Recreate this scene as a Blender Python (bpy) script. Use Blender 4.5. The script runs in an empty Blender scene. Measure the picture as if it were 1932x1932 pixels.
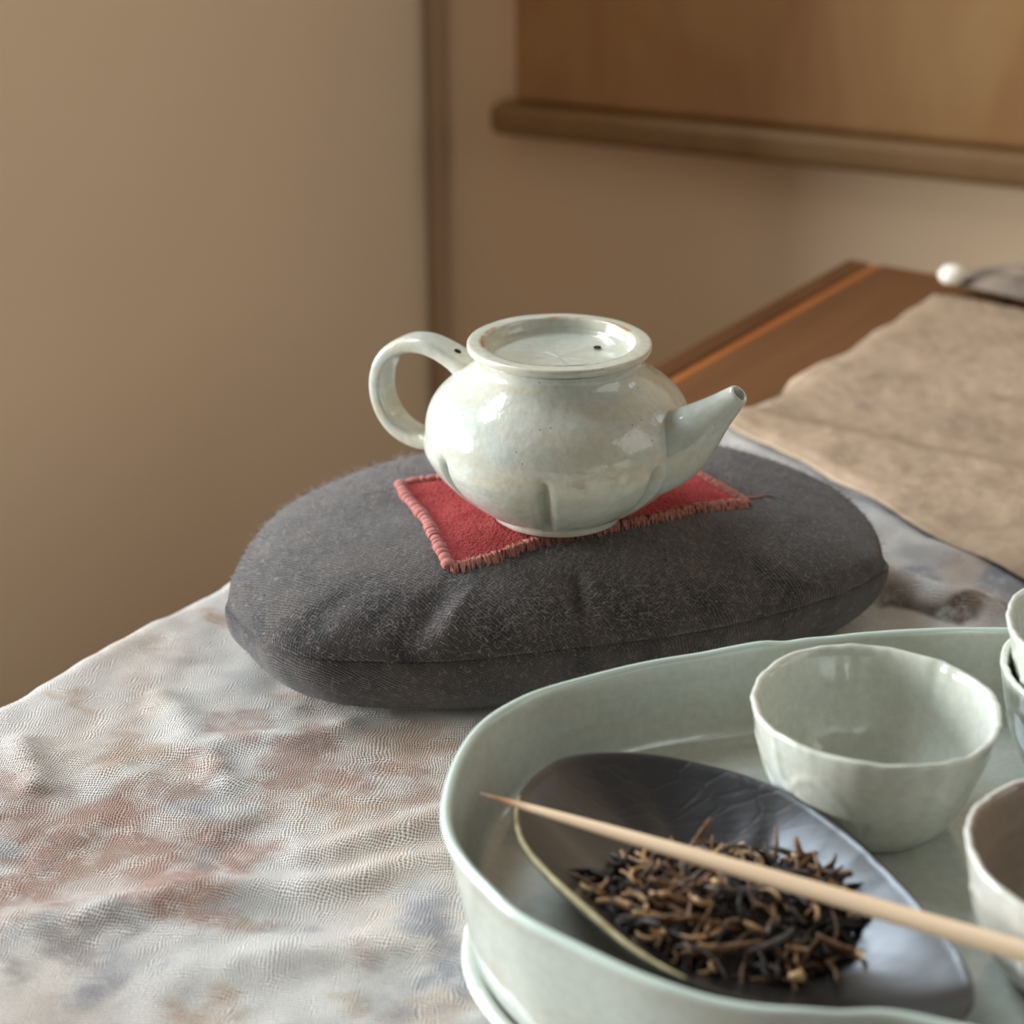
import bpy, math, random
from mathutils import Vector, Matrix, noise
random.seed(7)
PI = math.pi
sc = bpy.context.scene
COL = sc.collection

# ------------------------------------------------------------------ camera, world, light
ZT = 0.70                       # table top height
ZC = ZT + 0.285                 # camera height
PITCH = math.radians(24.0)
F = 3450.0 / 1932.0             # focal length / frame width
cd = bpy.data.cameras.new('camera'); cam = bpy.data.objects.new('camera', cd); COL.objects.link(cam)
cam.location = (0, 0, ZC); cam.rotation_euler = (PI / 2 - PITCH, 0, 0)
cd.sensor_width = 36; cd.lens = 36 * F; cd.clip_start = 0.02
cd.dof.use_dof = True; cd.dof.focus_distance = 0.517; cd.dof.aperture_fstop = 11.0; cd.dof.aperture_blades = 0
sc.camera = cam
w = bpy.data.worlds.new('world'); sc.world = w; w.use_nodes = True
w.node_tree.nodes['Background'].inputs[0].default_value = (0.80, 0.74, 0.66, 1)
w.node_tree.nodes['Background'].inputs[1].default_value = 0.22
sc.view_settings.view_transform = 'Standard'; sc.view_settings.look = 'None'
sc.view_settings.gamma = 1; sc.view_settings.use_curve_mapping = False
sc.view_settings.exposure = 0.17
sc.cycles.use_denoising = True

# table frame: S runs along the table's left edge to its far end, T runs inward from that edge
S = Vector((0.5618, 0.8273, 0)); T = Vector((0.8273, -0.5618, 0)); UP = Vector((0, 0, 1))
T_EDGE = -0.399; S_FAR = 0.921
T_WALL = -0.785; S_WALL = 1.05
SB = Vector((0.4258, 0.9048, 0)); TB = Vector((0.9048, -0.4258, 0))     # the back wall's outward normal and its run to the right
CORNER = S * S_WALL + T * T_WALL                                         # where the two walls meet
def st(s, t, h=0.0): return S * s + T * t + UP * (ZT + h)

def area(name, loc, direction, sx, sy, power, col):
    l = bpy.data.lights.new(name, 'AREA'); l.shape = 'RECTANGLE'; l.size = sx; l.size_y = sy
    l.energy = power; l.color = col
    o = bpy.data.objects.new(name, l); COL.objects.link(o); o.location = loc
    o.rotation_euler = Vector(direction).to_track_quat('-Z', 'Y').to_euler()
    return o
LEFT_WINDOWS = ((-0.45, 0.60, -0.20, 0.58), (0.16, 0.84, 0.64, 1.00))    # openings in the left wall: s0, s1, h0, h1
B_W0, B_W1, B_H0, B_H1 = 0.88, 1.18, 0.45, 0.72                          # opening in the back wall, above the board
area('daylight_left', st(-0.20, T_WALL - 0.70, 0.27), T, 1.00, 0.62, 58.0, (0.94, 0.98, 1.0))          # open sky seen through the wide window
a, b, c, d = LEFT_WINDOWS[1]
area('daylight_upper', st((a + b) / 2, T_WALL - 0.09, (c + d) / 2), T, b - a, d - c, 17.0, (0.74, 0.87, 1.0))
area('daylight_back', CORNER + TB * ((B_W0 + B_W1) / 2) + SB * 0.09 + UP * (ZT + (B_H0 + B_H1) / 2), -SB, B_W1 - B_W0, B_H1 - B_H0, 0.55, (0.88, 0.95, 1.0))
area('fill_right', Vector((1.75, 0.22, ZT + 1.0)), Vector((-1.0, 0.08, -0.35)), 1.6, 1.3, 10.0, (1.0, 0.96, 0.90))  # added fill lamp with no window behind it, brightens the walls

# ------------------------------------------------------------------ helpers
cp, sp = math.cos(PITCH), math.sin(PITCH)
def ray(px, py):
    u = (px - 966) / 3450.0; v = (966 - py) / 3450.0
    return Vector((u, cp + v * sp, -sp + v * cp))
def P(px, py, h):                # point at height h above the table top
    r = ray(px, py); d = (h - 0.285) / r.z
    return Vector((r.x * d, r.y * d, ZT + h))
def depth(p): return p.y * cp - (p.z - ZC) * sp

def obj(name, verts, faces, m=None, parent=None, smooth=True, loc=None):
    me = bpy.data.meshes.new(name); me.from_pydata([tuple(v) for v in verts], [], faces); me.update()
    if smooth: me.polygons.foreach_set('use_smooth', [True] * len(me.polygons))
    if m: me.materials.append(m)
    o = bpy.data.objects.new(name, me); COL.objects.link(o)
    if parent: o.parent = parent
    if loc is not None: o.location = loc
    return o
def empty(name, loc=(0, 0, 0), rz=0.0):
    o = bpy.data.objects.new(name, None); COL.objects.link(o); o.location = loc; o.rotation_euler = (0, 0, rz)
    o.empty_display_size = 0.02
    return o
def tag(o, label=None, cat=None, group=None, kind=None):
    if label: o['label'] = label
    if cat: o['category'] = cat
    if group: o['group'] = group
    if kind: o['kind'] = kind
    return o
def grid_faces(nu, nv, wrap_u=False, base=0):
    fs = []
    for i in range(nu if wrap_u else nu - 1):
        for j in range(nv - 1):
            a = base + i * nv + j; b = base + ((i + 1) % nu) * nv + j
            fs.append((a, b, b + 1, a + 1))
    return fs
def lathe(profile, n=96, fn=None):
    """profile: list of (r, z) bottom to top along the outside; fn(theta, r, z) -> (r, z)"""
    vs = []; fs = []
    for i in range(n):
        th = 2 * PI * i / n
        for r, z in profile:
            rr, zz = fn(th, r, z) if fn else (r, z)
            vs.append((rr * math.cos(th), rr * math.sin(th), zz))
    return vs, grid_faces(n, len(profile), True)
def box(c, ax, ay, az, hx, hy, hz):
    vs = [c + ax * (hx * i) + ay * (hy * j) + az * (hz * k) for i in (-1, 1) for j in (-1, 1) for k in (-1, 1)]
    fs = [(0, 1, 3, 2), (4, 6, 7, 5), (0, 4, 5, 1), (2, 3, 7, 6), (0, 2, 6, 4), (1, 5, 7, 3)]
    return vs, fs
def join(*parts):
    V = []; Fc = []
    for vs, fs in parts:
        b = len(V); V += list(vs); Fc += [tuple(i + b for i in f) for f in fs]
    return V, Fc
def bevel(o, wd, seg=3):
    m = o.modifiers.new('bevel', 'BEVEL'); m.width = wd; m.segments = seg; m.limit_method = 'ANGLE'
    return o
def tube(path, rad, n=8, flat=1.0, side=None, caps=True):
    """sweep along path; rad is a number or one per point; flat scales the section along the frame normal"""
    vs = []; N = len(path)
    pr = None
    for i in range(N):
        d = (path[min(i + 1, N - 1)] - path[max(i - 1, 0)]).normalized()
        if side is not None: b = side
        else:
            b = pr if pr is not None else (Vector((0, 0, 1)) if abs(d.z) < 0.9 else Vector((1, 0, 0)))
        nrm = d.cross(b); nrm = nrm.normalized() if nrm.length > 1e-9 else Vector((1, 0, 0))
        b = nrm.cross(d).normalized(); pr = b
        r = rad[i] if isinstance(rad, (list, tuple)) else rad
        rx, ry = r if isinstance(r, (list, tuple)) else (r, r * flat)
        for k in range(n):
            a = 2 * PI * k / n
            vs.append(path[i] + b * (rx * math.cos(a)) + nrm * (ry * math.sin(a)))
    fs = []
    for i in range(N - 1):
        for k in range(n):
            fs.append((i * n + k, i * n + (k + 1) % n, (i + 1) * n + (k + 1) % n, (i + 1) * n + k))
    if caps:
        fs.append(tuple(range(n - 1, -1, -1))); fs.append(tuple((N - 1) * n + k for k in range(n)))
    return vs, fs
def catmull(pts, sub=8, closed=False):
    out = []; n = len(pts)
    rng = range(n) if closed else range(n - 1)
    for i in rng:
        if closed: p0, p1, p2, p3 = pts[(i - 1) % n], pts[i], pts[(i + 1) % n], pts[(i + 2) % n]
        else: p0, p1, p2, p3 = pts[max(i - 1, 0)], pts[i], pts[i + 1], pts[min(i + 2, n - 1)]
        for k in range(sub):
            t = k / sub
            out.append(0.5 * ((2 * p1) + (p2 - p0) * t + (2 * p0 - 5 * p1 + 4 * p2 - p3) * t * t + (3 * p1 - p0 - 3 * p2 + p3) * t ** 3))
    if not closed: out.append(pts[-1].copy())
    return out
class Outline:
    """closed curve as radius over angle about a centre"""
    def __init__(self, c, pts, n=360):
        self.c = c; self.n = n
        cv = catmull(pts, 16, True)
        an = sorted((math.atan2(p.y - c.y, p.x - c.x), math.hypot(p.x - c.x, p.y - c.y)) for p in cv)
        an = [(an[-1][0] - 2 * PI, an[-1][1])] + an + [(an[0][0] + 2 * PI, an[0][1])]
        tab = []; k = 0
        for i in range(n):
            a = -PI + 2 * PI * i / n
            while an[k + 1][0] < a: k += 1
            a0, r0 = an[k]; a1, r1 = an[k + 1]
            tab.append(r0 + (r1 - r0) * (a - a0) / max(a1 - a0, 1e-9))
        for _ in range(3):
            tab = [(tab[i - 1] + 2 * tab[i] + tab[(i + 1) % n]) / 4 for i in range(n)]
        self.tab = tab
    def r(self, a):
        x = (a + PI) / (2 * PI) * self.n; i = int(math.floor(x)); f = x - i
        return self.tab[i % self.n] * (1 - f) + self.tab[(i + 1) % self.n] * f
def nz(x, y, z=0.0): return noise.noise(Vector((x, y, z)))
def sstep(a, b, x):
    t = min(1, max(0, (x - a) / (b - a))); return t * t * (3 - 2 * t)

# ------------------------------------------------------------------ materials
def lin(r, g, b):
    f = lambda c: (c / 255 / 12.92) if c / 255 <= 0.04045 else ((c / 255 + 0.055) / 1.055) ** 2.4
    return (f(r), f(g), f(b), 1)
class Mat:
    def __init__(self, name, rough=0.6, spec=0.5):
        self.m = bpy.data.materials.new(name); self.m.use_nodes = True
        self.t = self.m.node_tree; self.b = self.t.nodes['Principled BSDF']
        self.b.inputs['Roughness'].default_value = rough
        self.b.inputs['Specular IOR Level'].default_value = spec
        self._co = None
    def n(self, typ, **kw):
        nd = self.t.nodes.new(typ)
        for k, v in kw.items(): setattr(nd, k, v)
        return nd
    def lk(self, a, b): self.t.links.new(a, b)
    def coord(self, kind='Object'):
        if self._co is None: self._co = self.n('ShaderNodeTexCoord')
        return self._co.outputs[kind]
    def mapping(self, vec, scale=(1, 1, 1), rot=(0, 0, 0), loc=(0, 0, 0)):
        mp = self.n('ShaderNodeMapping'); mp.inputs['Scale'].default_value = scale
        mp.inputs['Rotation'].default_value = rot; mp.inputs['Location'].default_value = loc
        self.lk(vec, mp.inputs['Vector']); return mp.outputs[0]
    def noise(self, scale, detail=3, rough=0.5, vec=None, dist=0.0):
        nd = self.n('ShaderNodeTexNoise'); nd.inputs['Scale'].default_value = scale
        nd.inputs['Detail'].default_value = detail; nd.inputs['Roughness'].default_value = rough
        nd.inputs['Distortion'].default_value = dist
        self.lk(vec if vec is not None else self.coord(), nd.inputs['Vector']); return nd
    def voronoi(self, scale, feature='F1', vec=None, rnd=1.0):
        nd = self.n('ShaderNodeTexVoronoi', feature=feature); nd.inputs['Scale'].default_value = scale
        nd.inputs['Randomness'].default_value = rnd
        self.lk(vec if vec is not None else self.coord(), nd.inputs['Vector']); return nd
    def ramp(self, fac, stops):
        r = self.n('ShaderNodeValToRGB'); e = r.color_ramp.elements
        while len(e) < len(stops): e.new(0.5)
        for el, (p, c) in zip(e, stops):
            el.position = p; el.color = c if len(c) == 4 else (*c, 1)
        self.lk(fac, r.inputs[0]); return r.outputs[0]
    def mix(self, fac, a, b, mode='MIX'):
        m = self.n('ShaderNodeMix', data_type='RGBA', blend_type=mode)
        for s, v in ((0, fac), (6, a), (7, b)):
            if hasattr(v, 'is_linked') or hasattr(v, 'links'): self.lk(v, m.inputs[s])
            else: m.inputs[s].default_value = v
        return m.outputs[2]
    def math(self, op, a, b=None, c=None):
        m = self.n('ShaderNodeMath', operation=op)
        for i, v in enumerate((a, b, c)):
            if v is None: continue
            if hasattr(v, 'links'): self.lk(v, m.inputs[i])
            else: m.inputs[i].default_value = v
        return m.outputs[0]
    def color(self, c):
        if hasattr(c, 'links'): self.lk(c, self.b.inputs['Base Color'])
        else: self.b.inputs['Base Color'].default_value = c
    def bump(self, h, strength=0.3, dist=0.001, prev=None):
        bn = self.n('ShaderNodeBump'); bn.inputs['Strength'].default_value = strength
        bn.inputs['Distance'].default_value = dist
        self.lk(h, bn.inputs['Height'])
        if prev is not None: self.lk(prev, bn.inputs['Normal'])
        self.lk(bn.outputs[0], self.b.inputs['Normal']); return bn.outputs[0]

def plaster(name, c0, c1):
    M = Mat(name, 0.85, 0.2)
    a = M.noise(2.3, 3); M.color(M.ramp(a.outputs[0], [(0.3, c0), (0.7, c1)]))
    M.bump(M.noise(90, 4).outputs[0], 0.15, 0.002); return M.m
def wood(name, c0, c1, c2, axis_scale, rough=0.45, rot=(0, 0, 0)):
    M = Mat(name, rough, 0.4)
    v = M.mapping(M.coord(), axis_scale, rot)
    a = M.noise(6, 5, 0.6, v, 0.6)
    M.color(M.ramp(a.outputs[0], [(0.28, c0), (0.5, c1), (0.72, c2)]))
    M.bump(a.outputs[0], 0.12, 0.001); return M.m

def celadon(name, c_main, c_warm, rough=0.10, speck=True, peel=0.10, seed=0.0, warm_amt=(0.42, 0.72)):
    M = Mat(name, rough, 0.55)
    v = M.mapping(M.coord(), (1, 1, 1), (0, 0, 0), (seed, seed * 0.7, 0))
    big = M.noise(38, 5, 0.6, M.mapping(v, (0.4, 0.4, 2.4)), 0.5)
    c = M.ramp(big.outputs[0], [(warm_amt[0], c_main), (warm_amt[1], c_warm)])
    fine = M.noise(420, 3, 0.6, v)
    c = M.mix(0.22, c, M.ramp(fine.outputs[0], [(0.3, (0.35, 0.35, 0.30, 1)), (0.7, (1, 1, 1, 1))]), 'MULTIPLY')
    if speck:
        vo = M.voronoi(260, 'F1', v)
        gate = M.noise(60, 2, 0.5, v)
        s1 = M.math('LESS_THAN', vo.outputs['Distance'], 0.075)
        s2 = M.math('GREATER_THAN', gate.outputs[0], 0.50)
        c = M.mix(M.math('MULTIPLY', M.math('MULTIPLY', s1, s2), 0.55), c, lin(70, 58, 42))
    M.color(c)
    b1 = M.bump(M.noise(150, 2, 0.5, v).outputs[0], peel, 0.0012)
    M.bump(M.noise(620, 2, 0.5, v).outputs[0], peel * 0.9, 0.0004, b1)
    M.b.inputs['Coat Weight'].default_value = 0.35; M.b.inputs['Coat Roughness'].default_value = 0.05
    return M

m_wall = plaster('wall_plaster', lin(232, 206, 173), lin(236, 211, 179))
m_wall_l = plaster('wall_plaster_left', lin(238, 216, 186), lin(241, 221, 191))
m_corner_shade = wood('corner_shade_tone', lin(182, 154, 124), lin(188, 160, 130), lin(194, 166, 136), (6, 6, 0.6))  # darker tone carries the soft shade of the wall corner
m_panel = wood('panel_wood', lin(158, 114, 74), lin(168, 127, 82), lin(178, 140, 94), (3, 3, 1))
m_ledge = wood('ledge_wood', lin(134, 102, 66), lin(142, 110, 72), lin(148, 116, 78), (3, 3, 1))
m_floor = wood('floor_wood', lin(92, 62, 40), lin(104, 72, 46), lin(116, 82, 54), (1, 8, 1))
rot_t = (0, 0, -math.atan2(S.y, S.x))
m_plank = [wood('table_plank_%s' % k, lin(*a), lin(*b), lin(*c), (1.0, 9, 6), 0.42, (0, 0, 0))
           for k, a, b, c in (('dark', (86, 54, 30), (102, 66, 38), (112, 74, 44)),
                              ('mid', (92, 60, 36), (108, 72, 44), (118, 80, 50)),
                              ('warm', (98, 62, 36), (114, 74, 42), (122, 82, 50)))]
m_inlay = wood('orange_inlay', lin(158, 92, 46), lin(168, 102, 54), lin(176, 112, 62), (1, 9, 6), 0.4)

def weave_height(M, u, v, warp=0.35, nscale=260):
    """plain weave in cells of one thread: max of warp and weft ridges, over-under by parity"""
    su = M.math('SINE', M.math('MULTIPLY', u, PI)); sv = M.math('SINE', M.math('MULTIPLY', v, PI))
    k = M.math('MULTIPLY', su, sv)
    wa = M.math('MULTIPLY', M.math('ABSOLUTE', su), M.math('MULTIPLY_ADD', k, 0.34, 0.66))
    wb = M.math('MULTIPLY', M.math('ABSOLUTE', sv), M.math('MULTIPLY_ADD', k, -0.34, 0.66))
    return M.math('MAXIMUM', wa, wb)

def linen_material():
    M = Mat('stained_linen', 0.9, 0.15)
    M.b.inputs['Sheen Weight'].default_value = 0.15
    at = M.n('ShaderNodeAttribute', attribute_name='stain')
    uv = M.coord('UV')
    jit = M.noise(26, 3, 0.6, uv); jit2 = M.noise(170, 2, 0.6, uv)
    vm = M.n('ShaderNodeVectorMath', operation='MULTIPLY_ADD')
    M.lk(jit.outputs['Color'], vm.inputs[0]); vm.inputs[1].default_value = (0.012, 0.012, 0); M.lk(uv, vm.inputs[2])
    vm2 = M.n('ShaderNodeVectorMath', operation='MULTIPLY_ADD')
    M.lk(jit2.outputs['Color'], vm2.inputs[0]); vm2.inputs[1].default_value = (0.0016, 0.0016, 0); M.lk(vm.outputs[0], vm2.inputs[2])
    sx = M.n('ShaderNodeSeparateXYZ'); M.lk(M.mapping(vm2.outputs[0], (1, 1, 1), (0, 0, math.radians(8))), sx.inputs[0])
    u = M.math('MULTIPLY', sx.outputs[0], 1 / 0.00080); v = M.math('MULTIPLY', sx.outputs[1], 1 / 0.00092)
    h = weave_height(M, u, v)
    pn_ = M.noise(120, 5, 0.7, uv, 0.3)
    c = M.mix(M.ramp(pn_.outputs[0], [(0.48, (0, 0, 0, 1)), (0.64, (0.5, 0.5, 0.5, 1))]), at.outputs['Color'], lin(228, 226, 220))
    fib = M.noise(900, 2, 0.6, uv)
    c = M.mix(0.35, c, M.ramp(fib.outputs[0], [(0.3, (0.6, 0.58, 0.55, 1)), (0.65, (1, 1, 1, 1))]), 'MULTIPLY')
    gap = M.ramp(h, [(0.30, (0.16, 0.13, 0.11, 1)), (0.72, (1, 1, 1, 1))])
    M.color(M.mix(0.92, c, gap, 'MULTIPLY'))
    M.bump(h, 0.6, 0.0006)
    return M.m
m_linen = linen_material()

def runner_material():
    M = Mat('brown_runner_cloth', 0.95, 0.1)
    uv = M.coord('UV')
    a = M.noise(34, 4, 0.6, uv, 0.5); b = M.noise(150, 3, 0.6, uv)
    c = M.ramp(a.outputs[0], [(0.32, lin(156, 136, 116)), (0.5, lin(172, 150, 127)), (0.7, lin(182, 160, 137))])
    c = M.mix(0.5, c, M.ramp(b.outputs[0], [(0.35, (0.80, 0.78, 0.74, 1)), (0.6, (1, 1, 1, 1))]), 'MULTIPLY')
    M.color(c); M.bump(b.outputs[0], 0.3, 0.002); return M.m
m_runner = runner_material()

def wool_material():
    M = Mat('charcoal_wool', 0.95, 0.1)
    M.b.inputs['Sheen Weight'].default_value = 0.25; M.b.inputs['Sheen Roughness'].default_value = 0.6
    uv = M.coord('UV')
    j = M.noise(45, 3, 0.6, uv); vm = M.n('ShaderNodeVectorMath', operation='MULTIPLY_ADD')
    M.lk(j.outputs['Color'], vm.inputs[0]); vm.inputs[1].default_value = (0.006, 0.006, 0); M.lk(uv, vm.inputs[2])
    sx = M.n('ShaderNodeSeparateXYZ'); M.lk(M.mapping(vm.outputs[0], (1, 1, 1), (0, 0, math.radians(-52))), sx.inputs[0])
    tw = M.math('ABSOLUTE', M.math('SINE', M.math('MULTIPLY', sx.outputs[0], PI / 0.00105)))
    ww = M.math('ABSOLUTE', M.math('SINE', M.math('MULTIPLY', sx.outputs[1], PI / 0.0009)))
    big = M.noise(60, 4, 0.6, uv, 0.3); fl = M.noise(1000, 3, 0.7, uv); md = M.noise(330, 4, 0.7, uv, 0.6)
    h = M.math('ADD', M.math('MULTIPLY', M.math('MULTIPLY', tw, md.outputs[0]), 1.15), M.math('ADD', M.math('MULTIPLY', ww, 0.22), M.math('MULTIPLY', fl.outputs[0], 1.1)))
    c = M.ramp(big.outputs[0], [(0.3, lin(34, 32, 33)), (0.5, lin(54, 50, 49)), (0.72, lin(72, 64, 60))])
    c = M.mix(0.85, c, M.ramp(h, [(0.62, (0.24, 0.23, 0.23, 1)), (1.25, (1.25, 1.22, 1.2, 1))]), 'MULTIPLY')
    sp_ = M.noise(620, 3, 0.75, M.mapping(uv, (1, 1, 1), (0, 0, 0.4)), 1.2)
    c = M.mix(M.ramp(sp_.outputs[0], [(0.56, (0, 0, 0, 1)), (0.70, (0.75, 0.75, 0.75, 1))]), c, lin(132, 124, 118))
    M.color(c)
    M.bump(h, 0.7, 0.0006); return M.m
m_wool = wool_material()
Mf = Mat('wool_fibre', 0.9, 0.1); Mf.color(lin(136, 128, 122)); m_fuzz = Mf.m

def red_material():
    M = Mat('red_pile_cloth', 0.95, 0.1)
    M.b.inputs['Sheen Weight'].default_value = 0.3
    M.b.inputs['Sheen Tint'].default_value = lin(220, 130, 120)
    uv = M.coord('UV')
    vo = M.voronoi(1350, 'F1', uv); b = M.noise(90, 3, 0.6, uv)
    row = M.math('ABSOLUTE', M.math('SINE', M.math('MULTIPLY', M.n('ShaderNodeSeparateXYZ').outputs[0], 1.0)))
    c = M.ramp(b.outputs[0], [(0.3, lin(172, 66, 70)), (0.6, lin(196, 86, 88)), (0.8, lin(206, 106, 104))])
    c = M.mix(0.75, c, M.ramp(vo.outputs['Distance'], [(0.15, (1, 1, 1, 1)), (0.75, (0.46, 0.30, 0.32, 1))]), 'MULTIPLY')
    M.color(c)
    inv = M.math('SUBTRACT', 1.0, vo.outputs['Distance'])
    M.bump(inv, 1.0, 0.0007); return M.m
m_red = red_material()
def red_thread(name, c0, c1):
    M = Mat(name, 0.9, 0.15); M.b.inputs['Sheen Weight'].default_value = 0.3
    sx = M.n('ShaderNodeSeparateXYZ'); M.lk(M.coord(), sx.inputs[0])
    h = M.math('ABSOLUTE', M.math('SINE', M.math('MULTIPLY', sx.outputs[0], PI / 0.00058)))
    fib = M.noise(700, 2)
    c = M.mix(fib.outputs[0], c0, c1)
    M.color(M.mix(0.6, c, M.ramp(h, [(0.1, (0.45, 0.35, 0.35, 1)), (0.6, (1, 1, 1, 1))]), 'MULTIPLY'))
    M.bump(h, 0.8, 0.0004); return M.m
m_stitch = red_thread('red_stitching', lin(170, 76, 76), lin(216, 146, 136))
m_fringe = red_thread('red_fringe_thread', lin(168, 70, 62), lin(226, 164, 142))

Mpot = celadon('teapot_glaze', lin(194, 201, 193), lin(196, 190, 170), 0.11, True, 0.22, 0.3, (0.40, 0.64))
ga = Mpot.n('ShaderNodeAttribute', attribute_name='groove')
Mpot.color(Mpot.mix(Mpot.math('MULTIPLY', ga.outputs['Fac'], 0.6), Mpot.b.inputs['Base Color'].links[0].from_socket, lin(140, 146, 128)))     # darker grey-green along the carved grooves
m_pot = Mpot.m
def lid_material():
    M = celadon('lid_glaze', lin(198, 202, 190), lin(200, 196, 176), 0.14, True, 0.14, 1.7)
    # iron stain on the inner lip and along the outer lip of the lid
    sx = M.n('ShaderNodeSeparateXYZ'); M.lk(M.coord(), sx.inputs[0])
    r = M.math('SQRT', M.math('ADD', M.math('MULTIPLY', sx.outputs[0], sx.outputs[0]), M.math('MULTIPLY', sx.outputs[1], sx.outputs[1])))
    ring = M.math('SUBTRACT', 1.0, M.math('MINIMUM', M.math('MULTIPLY', M.math('ABSOLUTE', M.math('SUBTRACT', r, 0.0236)), 1 / 0.0011), 1.0))
    ring2 = M.math('SUBTRACT', 1.0, M.math('MINIMUM', M.math('MULTIPLY', M.math('ABSOLUTE', M.math('SUBTRACT', r, 0.0278)), 1 / 0.0006), 1.0))
    g = M.ramp(M.noise(70, 3, 0.6).outputs[0], [(0.50, (0, 0, 0, 1)), (0.62, (1, 1, 1, 1))])
    g2 = M.ramp(M.noise(95, 3, 0.6, M.mapping(M.coord(), (1, 1, 1), (0, 0, 0), (3, 1, 2))).outputs[0], [(0.45, (0, 0, 0, 1)), (0.7, (0.6, 0.6, 0.6, 1))])
    base = M.b.inputs['Base Color'].links[0].from_socket
    c = M.mix(M.math('MULTIPLY', ring, g), base, lin(150, 96, 36))
    c = M.mix(M.math('MULTIPLY', ring2, g2), c, lin(186, 160, 120))
    M.color(c); return M.m
m_lid = lid_material()
Mtr = celadon('tray_glaze', lin(184, 190, 181), lin(183, 182, 168), 0.16, False, 0.05, 5.1)
tz = Mtr.n('ShaderNodeSeparateXYZ'); Mtr.lk(Mtr.coord(), tz.inputs[0])
Mtr.color(Mtr.mix(Mtr.ramp(Mtr.math('MULTIPLY', Mtr.math('SUBTRACT', tz.outputs[2], 0.0408), 1 / 0.0022), [(0.2, (0, 0, 0, 1)), (0.7, (0.85, 0.85, 0.85, 1))]), Mtr.b.inputs['Base Color'].links[0].from_socket, lin(194, 211, 201)))   # mint glaze gathers on the rim
m_tray = Mtr.m
m_basin = celadon('basin_glaze', lin(200, 206, 198), lin(200, 201, 188), 0.14, False, 0.05, 8.4).m
m_cup = celadon('cup_glaze', lin(203, 208, 197), lin(203, 202, 186), 0.10, False, 0.06, 3.3).m
m_cup2 = celadon('cup_glaze_grey', lin(204, 206, 198), lin(196, 188, 176), 0.12, False, 0.06, 6.2).m
m_cup_in = celadon('tea_stain_shade_glaze', lin(158, 146, 132), lin(146, 132, 118), 0.14, False, 0.06, 2.2).m  # tea stain and the shade inside the cup, both put into the colour
Mh = Mat('dark_hole', 0.9, 0.1); Mh.color(lin(40, 32, 22)); m_hole = Mh.m

def dish_material():
    M = Mat('black_lacquer', 0.30, 0.2)
    v = M.coord()
    big = M.noise(45, 3, 0.6, v)
    M.color(M.ramp(big.outputs[0], [(0.3, lin(12, 12, 14)), (0.7, lin(22, 22, 25))]))
    cr = M.voronoi(120, 'DISTANCE_TO_EDGE', M.mapping(v, (1, 1.7, 1), (0, 0, 0.6)))
    ln = M.math('MINIMUM', M.math('MULTIPLY', cr.outputs[0], 9.0), 1.0)
    wv = M.noise(46, 5, 0.65, M.mapping(v, (1, 3.2, 1), (0, 0, 0.5)), 0.8)
    M.lk(M.ramp(M.noise(120, 3, 0.6, v).outputs[0], [(0.3, (0.34,) * 3), (0.75, (0.5,) * 3)]), M.b.inputs['Roughness'])
    b = M.bump(wv.outputs[0], 0.35, 0.0012)
    M.bump(ln, 0.22, 0.0006, b)
    M.b.inputs['Coat Weight'].default_value = 1.0; M.b.inputs['Coat Roughness'].default_value = 0.30; M.b.inputs['Coat IOR'].default_value = 1.62
    return M.m
m_dish = dish_material()
Mr = Mat('dish_rim_edge', 0.5, 0.4); Mr.color(Mr.ramp(Mr.noise(160, 3).outputs[0], [(0.3, lin(150, 138, 100)), (0.7, lin(206, 196, 150))])); m_rim = Mr.m
def bamboo():
    M = Mat('bamboo_stick', 0.5, 0.35)
    sx = M.n('ShaderNodeSeparateXYZ'); M.lk(M.coord(), sx.inputs[0])
    gr = M.noise(60, 4, 0.6, M.mapping(M.coord(), (0.25, 14, 14)))
    c = M.ramp(gr.outputs[0], [(0.3, lin(220, 188, 152)), (0.55, lin(236, 208, 174)), (0.8, lin(243, 219, 188))])
    tip = M.ramp(M.math('MULTIPLY', sx.outputs[0], 1 / 0.03), [(0.05, lin(84, 66, 46)), (0.24, lin(190, 160, 130)), (0.45, (1, 1, 1, 1))])
    M.color(M.mix(1.0, c, tip, 'MULTIPLY')); return M.m
m_bamboo = bamboo()
def leafm(name, c0, c1, rough=0.55):
    M = Mat(name, rough, 0.4); M.color(M.ramp(M.noise(320, 3).outputs[0], [(0.3, c0), (0.7, c1)]))
    M.bump(M.noise(900, 2).outputs[0], 0.5, 0.0005); return M.m
m_leaf = [leafm('tea_leaf_black', lin(30, 24, 20), lin(52, 42, 34)), leafm('tea_leaf_brown', lin(94, 68, 48), lin(138, 106, 76)),
          leafm('tea_leaf_gold', lin(188, 146, 100), lin(224, 188, 142)), leafm('tea_leaf_grey', lin(74, 69, 68), lin(128, 120, 116))]
Mp = Mat('white_stone_surface', 0.4, 0.5); Mp.color(Mp.ramp(Mp.noise(60).outputs[0], [(0.3, lin(236, 230, 214)), (0.7, lin(246, 242, 230))])); m_stone = Mp.m
Mg = Mat('grey_napkin_cloth', 0.9, 0.1); Mg.color(Mg.ramp(Mg.noise(40, 4).outputs[0], [(0.35, lin(104, 93, 84)), (0.65, lin(136, 122, 108))])); Mg.bump(Mg.noise(300).outputs[0], 0.4, 0.001); m_grey = Mg.m
Mw = Mat('window_frame_paint', 0.4, 0.4); Mw.color(Mw.ramp(Mw.noise(20).outputs[0], [(0.3, lin(120, 92, 66)), (0.7, lin(130, 100, 72))])); m_win = Mw.m

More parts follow.
